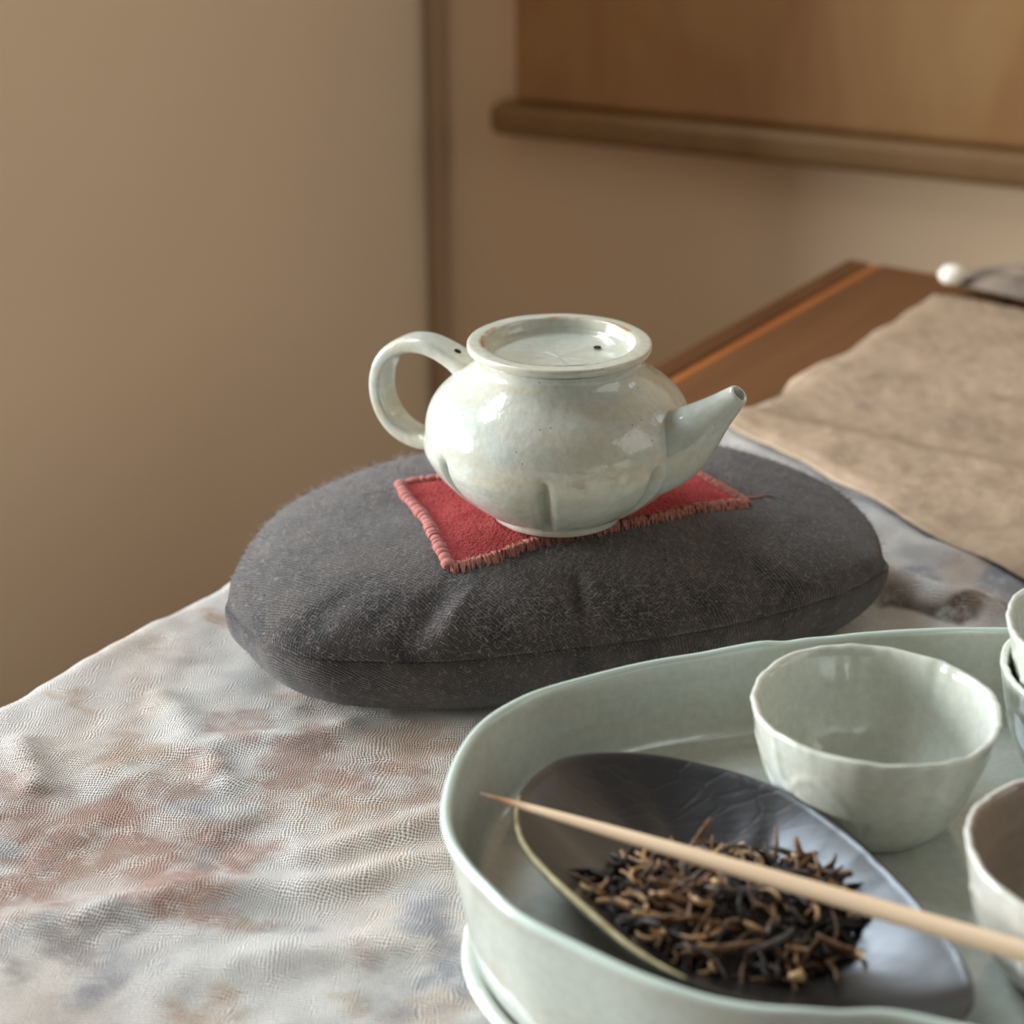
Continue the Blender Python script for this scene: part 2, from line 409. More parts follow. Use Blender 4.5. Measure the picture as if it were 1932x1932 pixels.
# ------------------------------------------------------------------ the room
def stbox(s0, s1, t0, t1, z0, z1):
    c = S * ((s0 + s1) / 2) + T * ((t0 + t1) / 2) + UP * ((z0 + z1) / 2)
    return box(c, S, T, UP, (s1 - s0) / 2, (t1 - t0) / 2, (z1 - z0) / 2)
obj('floor', *stbox(-1.6, S_WALL + 0.1, T_WALL - 0.1, 2.0, -0.06, 0.0), m_floor, None, False)['kind'] = 'structure'
def wbox(w0, w1, d0, d1, z0, z1):        # box in the back wall's frame: along it, beyond it, up
    return box(CORNER + TB * ((w0 + w1) / 2) + SB * ((d0 + d1) / 2) + UP * ((z0 + z1) / 2), TB, SB, UP, (w1 - w0) / 2, (d1 - d0) / 2, (z1 - z0) / 2)
sb_ = sorted({-1.6, S_WALL + 0.1, *(q for wd in LEFT_WINDOWS for q in wd[:2])}); hb_ = sorted({0.0, 2.5, *(ZT + q for wd in LEFT_WINDOWS for q in wd[2:])})
cells = []
for x0, x1 in zip(sb_, sb_[1:]):
    for h0, h1 in zip(hb_, hb_[1:]):
        if not any(a <= (x0 + x1) / 2 <= b and ZT + c <= (h0 + h1) / 2 <= ZT + d for a, b, c, d in LEFT_WINDOWS):
            cells.append(stbox(x0, x1, T_WALL - 0.1, T_WALL, h0, h1))
o = obj('wall_left', *join(*cells), m_wall_l, None, False)
o['kind'] = 'structure'
o = obj('wall_back', *join(wbox(0, B_W0, 0, 0.1, 0, 2.5), wbox(B_W1, 2.9, 0, 0.1, 0, 2.5), wbox(B_W0, B_W1, 0, 0.1, 0, ZT + B_H0), wbox(B_W0, B_W1, 0, 0.1, ZT + B_H1, 2.5)), m_wall, None, False)
o['kind'] = 'structure'
o = obj('corner_shade_1', *wbox(0.001, 0.016, -0.007, 0.0, 0, 2.5), m_corner_shade, None, False)  # thin strip added to paint the shade where the walls meet
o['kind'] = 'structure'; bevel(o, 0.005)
fw = 0.035
def window(name, fn, org, x0, x1, h0, h1):      # frame and one upright bar (outside the picture, mirrored in the glazes)
    root = empty(name, org); root['kind'] = 'structure'
    z0, z1 = ZT + h0, ZT + h1; xm = (x0 + x1) / 2
    for nm, q in (('window_frame', (x0, x0 + fw, z0, z1)), ('window_frame', (x1 - fw, x1, z0, z1)), ('window_frame', (x0 + fw, x1 - fw, z0, z0 + fw)),
                  ('window_frame', (x0 + fw, x1 - fw, z1 - fw, z1)), ('muntin', (xm - 0.010, xm + 0.010, z0 + fw, z1 - fw)))[:5 if x1 - x0 > 0.4 else 4]:
        vs, fs = fn(*q); obj(nm, [v - root.location for v in vs], fs, m_win, root, False)
    return root
for i, (x0, x1, h0, h1) in enumerate(LEFT_WINDOWS):
    window('window_%d' % (i + 1), lambda p, q, r, s_: stbox(p, q, T_WALL - 0.07, T_WALL - 0.04, r, s_), st((x0 + x1) / 2, T_WALL, h0), x0, x1, h0, h1)
window('window_3', lambda p, q, r, s_: wbox(p, q, 0.03, 0.06, r, s_), CORNER + TB * ((B_W0 + B_W1) / 2) + UP * (ZT + B_H0), B_W0, B_W1, B_H0, B_H1)
# wooden board on the back wall with a ledge along its foot
def on_back_wall(px, py, off):   # where the sight line meets the back wall, off in front of it
    r = ray(px, py); k = (CORNER.dot(SB) - off) / r.dot(SB); p = r * k
    return (p - CORNER).dot(TB), p.z + ZC
w0, zb = on_back_wall(966, 196, 0.02)
pn = empty('wall_board', CORNER + TB * (w0 + 0.5) + UP * zb)
tag(pn, 'brown wooden board on the back wall with a ledge along its foot', 'wall board')
for nm, m, q, bv in (('board', m_panel, (w0, w0 + 1.5, -0.018, -0.0005, zb, ZT + 0.26), 0.006), ('ledge', m_ledge, (w0 - 0.016, w0 + 1.52, -0.026, -0.0005, zb - 0.022, zb), 0.007)):
    vs, fs = wbox(*q); bevel(obj(nm, [v - pn.location for v in vs], fs, m, pn, False), bv, 4)

# ------------------------------------------------------------------ the table
tb = empty('wooden_table', S * 0.3 + T * 0.05, math.atan2(S.y, S.x))
tag(tb, 'brown plank table with an orange strip near its bare left edge', 'table')
def tlocal(s0, s1, t0, t1, z0, z1):      # table frame: local x = S, local y = -T
    vs = []
    for s in (s0, s1):
        for t in (t0, t1):
            for z in (z0, z1): vs.append((s - 0.3, -(t - 0.05), z))
    return vs, [(0, 1, 3, 2), (4, 6, 7, 5), (0, 4, 5, 1), (2, 3, 7, 6), (0, 2, 6, 4), (1, 5, 7, 3)]
S0 = -0.32; TH = 0.03; T1 = 0.47
edges = [(T_EDGE, -0.386, 0, None), (-0.3855, -0.3795, 0, 'inlay')]
t = -0.379; k = 1
while t < T1 - 0.01:
    t2 = min(t + 0.082, T1); edges.append((t, t2 - 0.0008, k % 3, None)); t = t2; k += 1
for a, b, c, kind in edges:
    if kind: o = obj('inlay_strip', *tlocal(S0, S_FAR, a, b, ZT - TH, ZT - 0.0006), m_inlay, tb, False); o['label'] = 'orange strip let in beside the edge plank'
    else: o = obj('plank', *tlocal(S0, S_FAR, a, b, ZT - TH, ZT), m_plank[c], tb, False)
    bevel(o, 0.0012, 2)
for sx_, tx_ in ((S0 + 0.06, T_EDGE + 0.05), (S0 + 0.06, T1 - 0.05), (S_FAR - 0.06, T_EDGE + 0.05), (S_FAR - 0.06, T1 - 0.05)):
    bevel(obj('leg', *tlocal(sx_ - 0.025, sx_ + 0.025, tx_ - 0.025, tx_ + 0.025, 0, ZT - TH), m_plank[0], tb, False), 0.003)
for a in ((S0 + 0.085, S_FAR - 0.085, T_EDGE + 0.03, T_EDGE + 0.05), (S0 + 0.085, S_FAR - 0.085, T1 - 0.05, T1 - 0.03)):
    obj('apron', *tlocal(*a, ZT - TH - 0.08, ZT - TH), m_plank[0], tb, False)

# ------------------------------------------------------------------ cloths
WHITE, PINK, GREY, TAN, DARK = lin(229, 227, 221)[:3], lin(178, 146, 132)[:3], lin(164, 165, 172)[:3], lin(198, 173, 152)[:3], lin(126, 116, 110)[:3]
FOLD_SHADE = lin(112, 94, 80)[:3]  # shade of the linen fold right of the cushion, painted as colour
stains = [  # photo position, half sizes, colour, strength; the last row also paints in a fold's shade
    (150, 1570, 190, 80, PINK, 1.0), (330, 1610, 170, 75, PINK, 1.0), (180, 1690, 190, 55, PINK, .95), (30, 1480, 60, 50, PINK, .7),
    (560, 1430, 60, 40, PINK, .8), (620, 1480, 110, 55, PINK, .85), (720, 1470, 90, 60, PINK, .75), (640, 1530, 90, 35, TAN, .9),
    (360, 1470, 80, 40, PINK, .7), (240, 1430, 70, 40, TAN, .8), (455, 1375, 32, 26, PINK, .7), (540, 1310, 40, 18, TAN, .8),
    (780, 1390, 80, 40, TAN, .8), (420, 1155, 60, 20, TAN, .9), (140, 1330, 30, 14, TAN, .8), (500, 1520, 40, 40, PINK, .7),
    (510, 1615, 40, 18, PINK, .7), (400, 1715, 60, 36, PINK, .9), (300, 1700, 40, 24, PINK, .6), (480, 1755, 60, 34, TAN, .9),
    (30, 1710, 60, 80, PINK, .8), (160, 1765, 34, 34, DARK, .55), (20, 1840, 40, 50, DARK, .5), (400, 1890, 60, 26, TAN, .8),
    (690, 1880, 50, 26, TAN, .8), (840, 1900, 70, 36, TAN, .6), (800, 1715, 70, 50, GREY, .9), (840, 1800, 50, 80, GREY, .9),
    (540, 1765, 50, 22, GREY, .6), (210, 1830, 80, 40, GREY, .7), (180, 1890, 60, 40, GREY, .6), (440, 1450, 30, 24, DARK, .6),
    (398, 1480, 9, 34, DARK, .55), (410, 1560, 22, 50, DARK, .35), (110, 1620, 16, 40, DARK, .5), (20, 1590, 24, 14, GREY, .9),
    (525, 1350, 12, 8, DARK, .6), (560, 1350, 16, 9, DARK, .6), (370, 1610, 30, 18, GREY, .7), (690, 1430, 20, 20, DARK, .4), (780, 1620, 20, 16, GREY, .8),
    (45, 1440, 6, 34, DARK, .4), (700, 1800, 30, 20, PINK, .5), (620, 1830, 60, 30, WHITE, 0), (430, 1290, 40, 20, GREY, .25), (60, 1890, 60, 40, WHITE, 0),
    (1690, 1140, 80, 16, FOLD_SHADE, 1.0), (1760, 1158, 110, 14, FOLD_SHADE, 1.0), (1860, 1172, 70, 10, FOLD_SHADE, .9), (1700, 1085, 50, 22, GREY, .8), (1880, 1105, 45, 22, GREY, .9), (1760, 1060, 40, 16, GREY, .5), (1800, 1130, 60, 16, TAN, .5), (1690, 1120, 40, 12, TAN, .6)]
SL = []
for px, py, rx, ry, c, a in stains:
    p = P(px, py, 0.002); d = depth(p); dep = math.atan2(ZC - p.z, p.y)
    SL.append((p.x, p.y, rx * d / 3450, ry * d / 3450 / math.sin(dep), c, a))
def stain_shade_color(x, y):
    wx = x + 0.016 * nz(x * 45, y * 45, 3) + 0.006 * nz(x * 150, y * 150, 8); wy = y + 0.016 * nz(x * 45, y * 45, 11) + 0.006 * nz(x * 150, y * 150, 5)
    c = list(WHITE)
    g = sstep(0.0, 0.6, nz(x * 14, y * 14, 21)) * 0.65
    c = [c[i] * (1 - g) + TAN[i] * g for i in range(3)]
    g = sstep(0.1, 0.6, nz(x * 20, y * 20, 41)) * 0.65
    c = [c[i] * (1 - g) + GREY[i] * g for i in range(3)]
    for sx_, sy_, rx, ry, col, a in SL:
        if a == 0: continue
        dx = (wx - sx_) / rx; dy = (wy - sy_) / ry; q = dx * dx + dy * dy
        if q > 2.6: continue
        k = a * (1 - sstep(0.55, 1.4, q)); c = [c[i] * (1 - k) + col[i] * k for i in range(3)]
    w_ = sstep(0.15, 0.45, nz(x * 60 + 5, y * 60, 61)) * 0.45     # washed patches where the dye did not take
    c = [c[i] * (1 - w_) + WHITE[i] * w_ for i in range(3)]
    b_ = sstep(0.12, 0.5, nz(x * 48, y * 48 + 3, 81)) * 0.42       # small brown and grey blotches all over
    q_ = TAN if nz(x * 11, y * 11, 87) > -0.05 else GREY
    c = [c[i] * (1 - b_) + q_[i] * 0.86 * b_ for i in range(3)]
    m = 1 - 0.17 * sstep(0.1, 0.6, nz(x * 90, y * 90, 71)); return [v * m for v in c]

FOLDS = []                        # soft ridges pressed into the linen: end points and height
for a, b, hgt, wd in (((20, 1760), (860, 1640), .0024, .006), ((300, 1330), (420, 1500), .0022, .005), ((420, 1430), (640, 1390), .0018, .005),
                      ((30, 1420), (60, 1500), .0022, .004), ((1600, 1112), (1830, 1160), .008, .008), ((560, 1610), (860, 1560), .0018, .005),
                      ((200, 1480), (420, 1560), .0018, .006), ((1650, 1000), (1932, 1110), .003, .010), ((330, 1860), (800, 1780), .002, .007)):
    FOLDS.append((P(*a, 0), P(*b, 0), hgt, wd))
def linen_h(x, y):
    h = 0.0012 + 0.0016 * (0.5 + nz(x * 22, y * 22, 1)) + 0.0009 * nz(x * 60, y * 60, 2) + 0.0004 * nz(x * 160, y * 160, 4)
    wx = x + 0.006 * nz(x * 30, y * 30, 31); wy = y + 0.006 * nz(x * 30, y * 30, 37)
    for a, b, hh, wd in FOLDS:
        ab = b - a; l2 = ab.x ** 2 + ab.y ** 2
        t = ((wx - a.x) * ab.x + (wy - a.y) * ab.y) / l2; tc = min(1, max(0, t))
        d = math.hypot(wx - a.x - ab.x * tc, wy - a.y - ab.y * tc)
        if d < wd * 3: h += hh * math.exp(-(d / wd) ** 2)
    for cx_, cy_, rx_, ry_ in ((0.0155, 0.545, 0.088, 0.062), (0.100, 0.358, 0.100, 0.068)):      # pressed flat under the cushion and the basin
        k = 1 - sstep(0.80, 1.12, math.hypot((x - cx_) / rx_, (y - cy_) / ry_)); h = h * (1 - k) + 0.0008 * k
    return max(h, 0.0004)
def cloth_sheet(name, s0, s1, t0, t1, step, m):
    ns = int((s1 - s0) / step) + 1; nt = int((t1 - t0) / step) + 1
    vs = []; uvs = []; cols = []
    for i in range(ns):
        s = s0 + (s1 - s0) * i / (ns - 1)
        for j in range(nt):
            t = t0 + (t1 - t0) * j / (nt - 1)
            edge = T_EDGE - 0.0025 + 0.0016 * nz(s * 30, 3.3) + 0.0008 * nz(s * 90, 1.3)
            if t >= edge: p = S * s + T * t; h = linen_h(p.x, p.y); tt = t
            else:
                p0 = S * s + T * edge; h0 = linen_h(p0.x, p0.y); q = edge - t; R = 0.005
                if q < R * PI / 2: tt = edge - R * math.sin(q / R); h = h0 - R * (1 - math.cos(q / R))
                else:
                    qq = q - R * PI / 2; tt = edge - R - 0.006 * (0.5 + nz(s * 14, 7.7)) * min(1, qq / 0.04); h = h0 - R - qq
                tt -= 0.0
                p = S * s + T * tt
            ss = s
            if i == ns - 1: ss = s + 0.0015 * nz(t * 60, 9.1)
            q_ = S * ss + T * tt
            vs.append((q_.x, q_.y, ZT + h)); uv = S * s + T * t; uvs.append((uv.x, uv.y)); cols.append(stain_shade_color(uv.x, uv.y))
    o = obj(name, vs, grid_faces(ns, nt), m)
    me = o.data
    ul = me.uv_layers.new(name='UVMap'); ca = me.color_attributes.new('stain', 'FLOAT_COLOR', 'POINT')
    idx = [0] * len(me.loops); me.loops.foreach_get('vertex_index', idx)
    ul.data.foreach_set('uv', [c for i in idx for c in uvs[i]])
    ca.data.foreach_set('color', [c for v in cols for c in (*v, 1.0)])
    sd = o.modifiers.new('thickness', 'SOLIDIFY'); sd.thickness = 0.0007; sd.offset = -1
    return o
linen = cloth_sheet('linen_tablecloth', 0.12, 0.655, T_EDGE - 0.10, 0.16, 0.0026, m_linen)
tag(linen, 'off-white gauzy linen cloth with pink and blue-grey stains hanging over the table edge', 'tablecloth')

def quad_sheet(name, A, B, C, D, nu, nv, hfn, m, wob=0.002):
    """A near-left, B far-left, C far-right, D near-right on the table"""
    vs = []; uvs = []
    for i in range(nu):
        u = i / (nu - 1)
        for j in range(nv):
            v = j / (nv - 1)
            p = (A * (1 - v) + B * v) * (1 - u) + (D * (1 - v) + C * v) * u
            e = wob * nz(p.x * 40, p.y * 40, 2)
            if i == 0: p = p + T * (e + 0.004 * nz(p.x * 28, p.y * 28, 6))
            if j == 0: p = p + S * e
            hh = hfn(p.x, p.y) - 0.0016 * (1 - sstep(0, 5, min(i, j)))
            vs.append((p.x, p.y, ZT + hh)); uvs.append((p.x, p.y))
    o = obj(name, vs, grid_faces(nu, nv), m); me = o.data
    ul = me.uv_layers.new(name='UVMap'); idx = [0] * len(me.loops); me.loops.foreach_get('vertex_index', idx)
    ul.data.foreach_set('uv', [c for i in idx for c in uvs[i]])
    sd = o.modifiers.new('thickness', 'SOLIDIFY'); sd.thickness = 0.0009; sd.offset = -1
    return o
rA = P(1352, 800, 0.004); rB = P(1768, 547, 0.004); rD0 = P(1929, 1098, 0.006)
rD = rA + (rD0 - rA) * 1.9; rC = rB + T * 0.42 + S * -0.04
def runner_h(x, y):
    p = Vector((x, y, 0)); base = 0.0032 + 0.0058 * (1 - sstep(0.655, 0.680, p.dot(S)))
    k = 0.35 + 0.65 * (1 - sstep(0.655, 0.680, p.dot(S)))
    return base + k * 0.0016 * nz(x * 24, y * 24, 50) + k * 0.0006 * nz(x * 60, y * 60, 51) + 0.0003 * nz(x * 150, y * 150, 52)
o = quad_sheet('table_runner', rA, rB, rC, rD, 170, 150, runner_h, m_runner)
tag(o, 'brown rough-textured runner cloth lying across the far side of the table', 'runner')

# ------------------------------------------------------------------ cushion
CC = Vector((0.0155, 0.545, 0)); HS = 0.028
cpts = [P(436, 1100, HS), P(452, 1170, HS), P(520, 1224, HS), P(640, 1246, HS), P(850, 1247, HS), P(1050, 1226, HS), P(1300, 1195, HS), P(1500, 1148, HS),
        P(1610, 1110, HS), P(1664, 1068, HS), Vector((.1215, .565, 0)), Vector((.110, .595, 0)), Vector((.080, .622, 0)), Vector((.035, .632, 0)),
        Vector((-.010, .624, 0)), Vector((-.050, .604, 0)), Vector((-.080, .570, 0))]
CO = Outline(CC, cpts)
CT = 0.0215
creases = [(850, 1140, 0.09, 0.0030), (890, 1150, 0.06, -0.0016), (1085, 1150, 0.07, 0.0028), (1120, 1150, .06, -.0012), (700, 1190, 0.06, 0.0009), (560, 1190, .06, .0010), (1300, 1130, .08, .0009), (1480, 1110, .08, .0009)]
CR = []
for px, py, wd, a in creases:
    p = P(px, py, 0.036); CR.append((math.atan2(p.y - CC.y, p.x - CC.x), wd, a))
def cush_h(u, th):
    f = max(0.0, 1 - u ** 2.6) ** 0.54
    h = HS + CT * f
    for a, wd, amp in CR:
        d = (th - a + PI) % (2 * PI) - PI
        h -= amp * math.exp(-(d / wd) ** 2 * 3) * math.exp(-((u - 0.90) / 0.12) ** 2)
    return h
def cush_uv(x, y):
    dx, dy = x - CC.x, y - CC.y; th = math.atan2(dy, dx); return min(1.0, math.hypot(dx, dy) / CO.r(th)), th
def cush_top(x, y):
    u, th = cush_uv(x, y); return cush_h(u, th) + 0.0009 * nz(x * 34, y * 34, 90) * (1 - u ** 4)
def cush_hit(px, py, lift=0.0):          # where the sight line meets the cushion
    r = ray(px, py); k = 0.40
    while k < 0.75:
        p = r * k; z = p.z + 0.285
        u, th = cush_uv(p.x, p.y)
        if u < 0.999 and z <= cush_top(p.x, p.y) + lift: return Vector((p.x, p.y, ZT + z))
        k += 0.0004
    return P(px, py, 0.045)
def build_cushion():
    NT = 288; us = [math.sin(PI / 2 * i / 56) for i in range(57)]
    vs = []; uvs = []; fs = []
    def puck(th): return 0.0007 * nz(math.cos(th) * 9, math.sin(th) * 9, 70) + 0.0004 * nz(math.cos(th) * 30, math.sin(th) * 30, 71)
    tucks = [math.atan2(p.y - CC.y, p.x - CC.x) for p in (P(1664, 1068, HS), P(446, 1150, HS))]
    rows = []
    for k, u in enumerate(us):                 # top
        rows.append((u, 't'))
    rows.append((0.985, 's'))                  # the seam, drawn in
    for u in reversed([math.sin(PI / 2 * i / 30) for i in range(31)]): rows.append((u, 'b'))
    arc = {}
    for th_i in range(NT):
        th = -PI + 2 * PI * th_i / NT; R = CO.r(th) + puck(th)
        tuck = sum(0.0024 * math.exp(-((th - a) / 0.045) ** 2) for a in tucks)      # drawn-in corners at the two ends of the seam
        run = 0; prev = None
        for u, kd in rows:
            q_ = R * u + tuck * u ** 10; x, y = CC.x + q_ * math.cos(th), CC.y + q_ * math.sin(th)
            if kd == 't': z = cush_top(x, y) if u < 1 else HS
            elif kd == 's': z = HS - 0.0004
            else: z = HS - 0.0008 - (HS - 0.0022) * max(0, 1 - u ** 7) ** 0.46
            p = Vector((x, y, z))
            if prev is not None: run += (p - prev).length
            prev = p
            vs.append((x - CC.x, y - CC.y, z)); uvs.append((run * math.cos(th), run * math.sin(th)))
    fs = grid_faces(NT, len(rows), True)
    root = empty('floor_cushion', (CC.x, CC.y, ZT)); root.name = 'tea_cushion'
    nt = 57
    o = obj('cover', vs, fs, m_wool, root); me = o.data
    ul = me.uv_layers.new(name='UVMap'); idx = [0] * len(me.loops); me.loops.foreach_get('vertex_index', idx)
    ul.data.foreach_set('uv', [c for i in idx for c in uvs[i]])
    # loose fibres standing off the wool
    rnd = random.Random(3); fv = []; ff = []
    for _ in range(26000):
        th = rnd.uniform(-PI, PI); R = CO.r(th)
        if rnd.random() < 0.78: u = math.sqrt(rnd.random()); kd = 't'
        else: u = 0.75 + 0.25 * rnd.random(); kd = 'b'
        x, y = R * u * math.cos(th), R * u * math.sin(th)
        if kd == 't': z = cush_top(x + CC.x, y + CC.y)
        else: z = HS - 0.0008 - (HS - 0.0022) * max(0, 1 - u ** 7) ** 0.46
        e = 0.002
        nrm = Vector((math.cos(th) * u ** 5, math.sin(th) * u ** 5, (1 if kd == 't' else -1) * (1.05 - u ** 6))).normalized()
        d = (nrm * rnd.uniform(0.1, 0.55) + Vector((rnd.uniform(-1, 1), rnd.uniform(-1, 1), rnd.uniform(-.6, .6)))).normalized()
        L = rnd.uniform(0.0012, 0.0036); sd = d.cross(nrm); sd = (sd.normalized() if sd.length > 1e-6 else Vector((1, 0, 0))) * 0.000045
        p0 = Vector((x, y, z)) + nrm * 0.0001; p1 = p0 + d * L * 0.5 + nrm * L * 0.12; p2 = p0 + d * L + nrm * 0.0
        b = len(fv); fv += [p0 - sd, p0 + sd, p1 + sd, p1 - sd, p2]; ff += [(b, b + 1, b + 2, b + 3), (b + 3, b + 2, b + 4)]
    o = obj('wool_fuzz', fv, ff, m_fuzz, root); o['kind'] = 'stuff'
    return root
cu = build_cushion()
tag(cu, 'oval charcoal wool cushion on the linen cloth carrying the red patch and teapot', 'cushion')

# ------------------------------------------------------------------ red cloth patch
def build_patch():
    FL, FR, BR, BL = [cush_hit(*q, 0.0012) for q in ((846, 1072), (1408, 946), (1302, 882), (752, 912))]
    c0 = (FL + FR + BR + BL) / 4; root = empty('coaster_cloth', (c0.x, c0.y, ZT + cush_top(c0.x, c0.y)))
    O = root.location
    def at(u, v, lift=0.0011):               # u along front edge, v front to back
        bow = 0.004 * math.sin(PI * u)
        p = (FL * (1 - u) + FR * u) * (1 - v) + (BL * (1 - u) + BR * u) * v
        p = p + Vector((0.0012 * nz(p.x * 60, p.y * 60), 0.0012 * nz(p.x * 60, p.y * 60, 4), 0))
        return Vector((p.x, p.y, ZT + cush_top(p.x, p.y) + lift))
    nu, nv = 90, 70; vs = []; uvs = []
    for i in range(nu):
        for j in range(nv):
            u, v = i / (nu - 1), j / (nv - 1); p = at(u, v)
            p.z += 0.0003 * nz(p.x * 150, p.y * 150, 9) + 0.00018 * nz(p.x * 420, p.y * 420, 12)
            vs.append(p - O); uvs.append((p.x, p.y))
    o = obj('cloth', vs, grid_faces(nu, nv), m_red, root); me = o.data
    ul = me.uv_layers.new(name='UVMap'); idx = [0] * len(me.loops); me.loops.foreach_get('vertex_index', idx)
    ul.data.foreach_set('uv', [c for i in idx for c in uvs[i]])
    sd = o.modifiers.new('thickness', 'SOLIDIFY'); sd.thickness = 0.001; sd.offset = -1
    # wrapped stitches over the rolled left and back hems
    bead_v = []; bead_f = []
    NB, NR = 10, 9
    for i in range(NR):
        a = -PI / 2 + PI * i / (NR - 1)
        for k in range(NB):
            b = 2 * PI * k / NB
            ca = max(0.0, math.cos(a)) ** 0.55
            bead_v.append((0.5 * math.sin(a), 0.5 * ca * math.cos(b), 0.5 * ca * math.sin(b)))
    for i in range(NR - 1):
        for k in range(NB): bead_f.append((i * NB + k, i * NB + (k + 1) % NB, (i + 1) * NB + (k + 1) % NB, (i + 1) * NB + k))
    def run(u0, v0, u1, v1, n, wid):
        rnd = random.Random(int(n + 10 * u1)); pts = []
        cuts = [0.0]
        for q in range(n): cuts.append(cuts[-1] + rnd.uniform(0.6, 1.4))
        for q in range(n):
            ta = (cuts[q] + 0.0) / cuts[-1]; tb_ = cuts[q + 1] / cuts[-1]
            a = at(u0 + (u1 - u0) * ta, v0 + (v1 - v0) * ta, 0.0013); b = at(u0 + (u1 - u0) * tb_, v0 + (v1 - v0) * tb_, 0.0013)
            d = b - a; L = d.length * 1.16; wv = wid * rnd.uniform(0.85, 1.15)
            mid = (a + b) / 2; x = d.normalized(); y = UP.cross(x).normalized(); z = x.cross(y)
            M = Matrix((x, y, z)).transposed()
            o = obj('stitch', [Vector((p[0] * L, p[1] * wv, p[2] * wv * 0.72)) for p in bead_v], bead_f, m_stitch, root)
            o.location = mid - O; o.rotation_euler = (M @ Matrix.Rotation(rnd.uniform(-.18, .18), 3, 'Z')).to_euler()
    run(0, 0.0, 0, 1, 24, 0.0042)
    run(0.02, 1, 0.42, 1, 11, 0.0036)
    # frayed front and right hems: short threads lashed over the edge
    rnd = random.Random(11); V = []; Fc = []
    def lash(u, v, out):
        nonlocal V, Fc
        p = at(u, v, 0.0011); q = at(max(0, min(1, u)), max(0, min(1, v)), 0.0)
        o2 = out.normalized(); L = rnd.uniform(0.0010, 0.0030)
        sdv = UP.cross(o2).normalized() * rnd.uniform(-0.0010, 0.0010)
        path = [p - o2 * rnd.uniform(0.0008, 0.0030) + UP * 0.0002, p + UP * rnd.uniform(0.0004, 0.0010) + sdv * 0.3, p + o2 * L * 0.6 + sdv * 0.8 - UP * 0.0004,
                p + o2 * L * 0.9 + sdv * 1.2 - UP * rnd.uniform(0.0008, 0.0024)]
        a, b = tube([x - O for x in catmull(path, 2)], rnd.uniform(0.00014, 0.00034), 4, 1.0, None, False)
        n0 = len(V); V += a; Fc += [tuple(i + n0 for i in f) for f in b]
    fo = (FL - BL); ro = (FR - FL)
    for q in range(420): lash(rnd.random() ** 1.0, 0.0, fo + ro * rnd.uniform(-.2, .2))
    for q in range(190): lash(1.0, rnd.random(), ro + fo * rnd.uniform(-.3, .3))
    for q in range(60): lash(0.42 + 0.58 * rnd.random(), 1.0, -fo)
    # a loose red end trailing off the right corner
    p = [at(1, 0.12), cush_hit(1425, 938, 0.0006), cush_hit(1445, 934, 0.0005), cush_hit(1462, 937, 0.0003)]
    a, b = tube([x - O for x in catmull(p, 4)], 0.0003, 5); n0 = len(V); V += a; Fc += [tuple(i + n0 for i in f) for f in b]
    o = obj('fringe', V, Fc, m_fringe, root); o['kind'] = 'stuff'
    return root
pt = build_patch()
tag(pt, 'square red pile cloth with stitched hems lying on the charcoal cushion under the teapot', 'coaster')

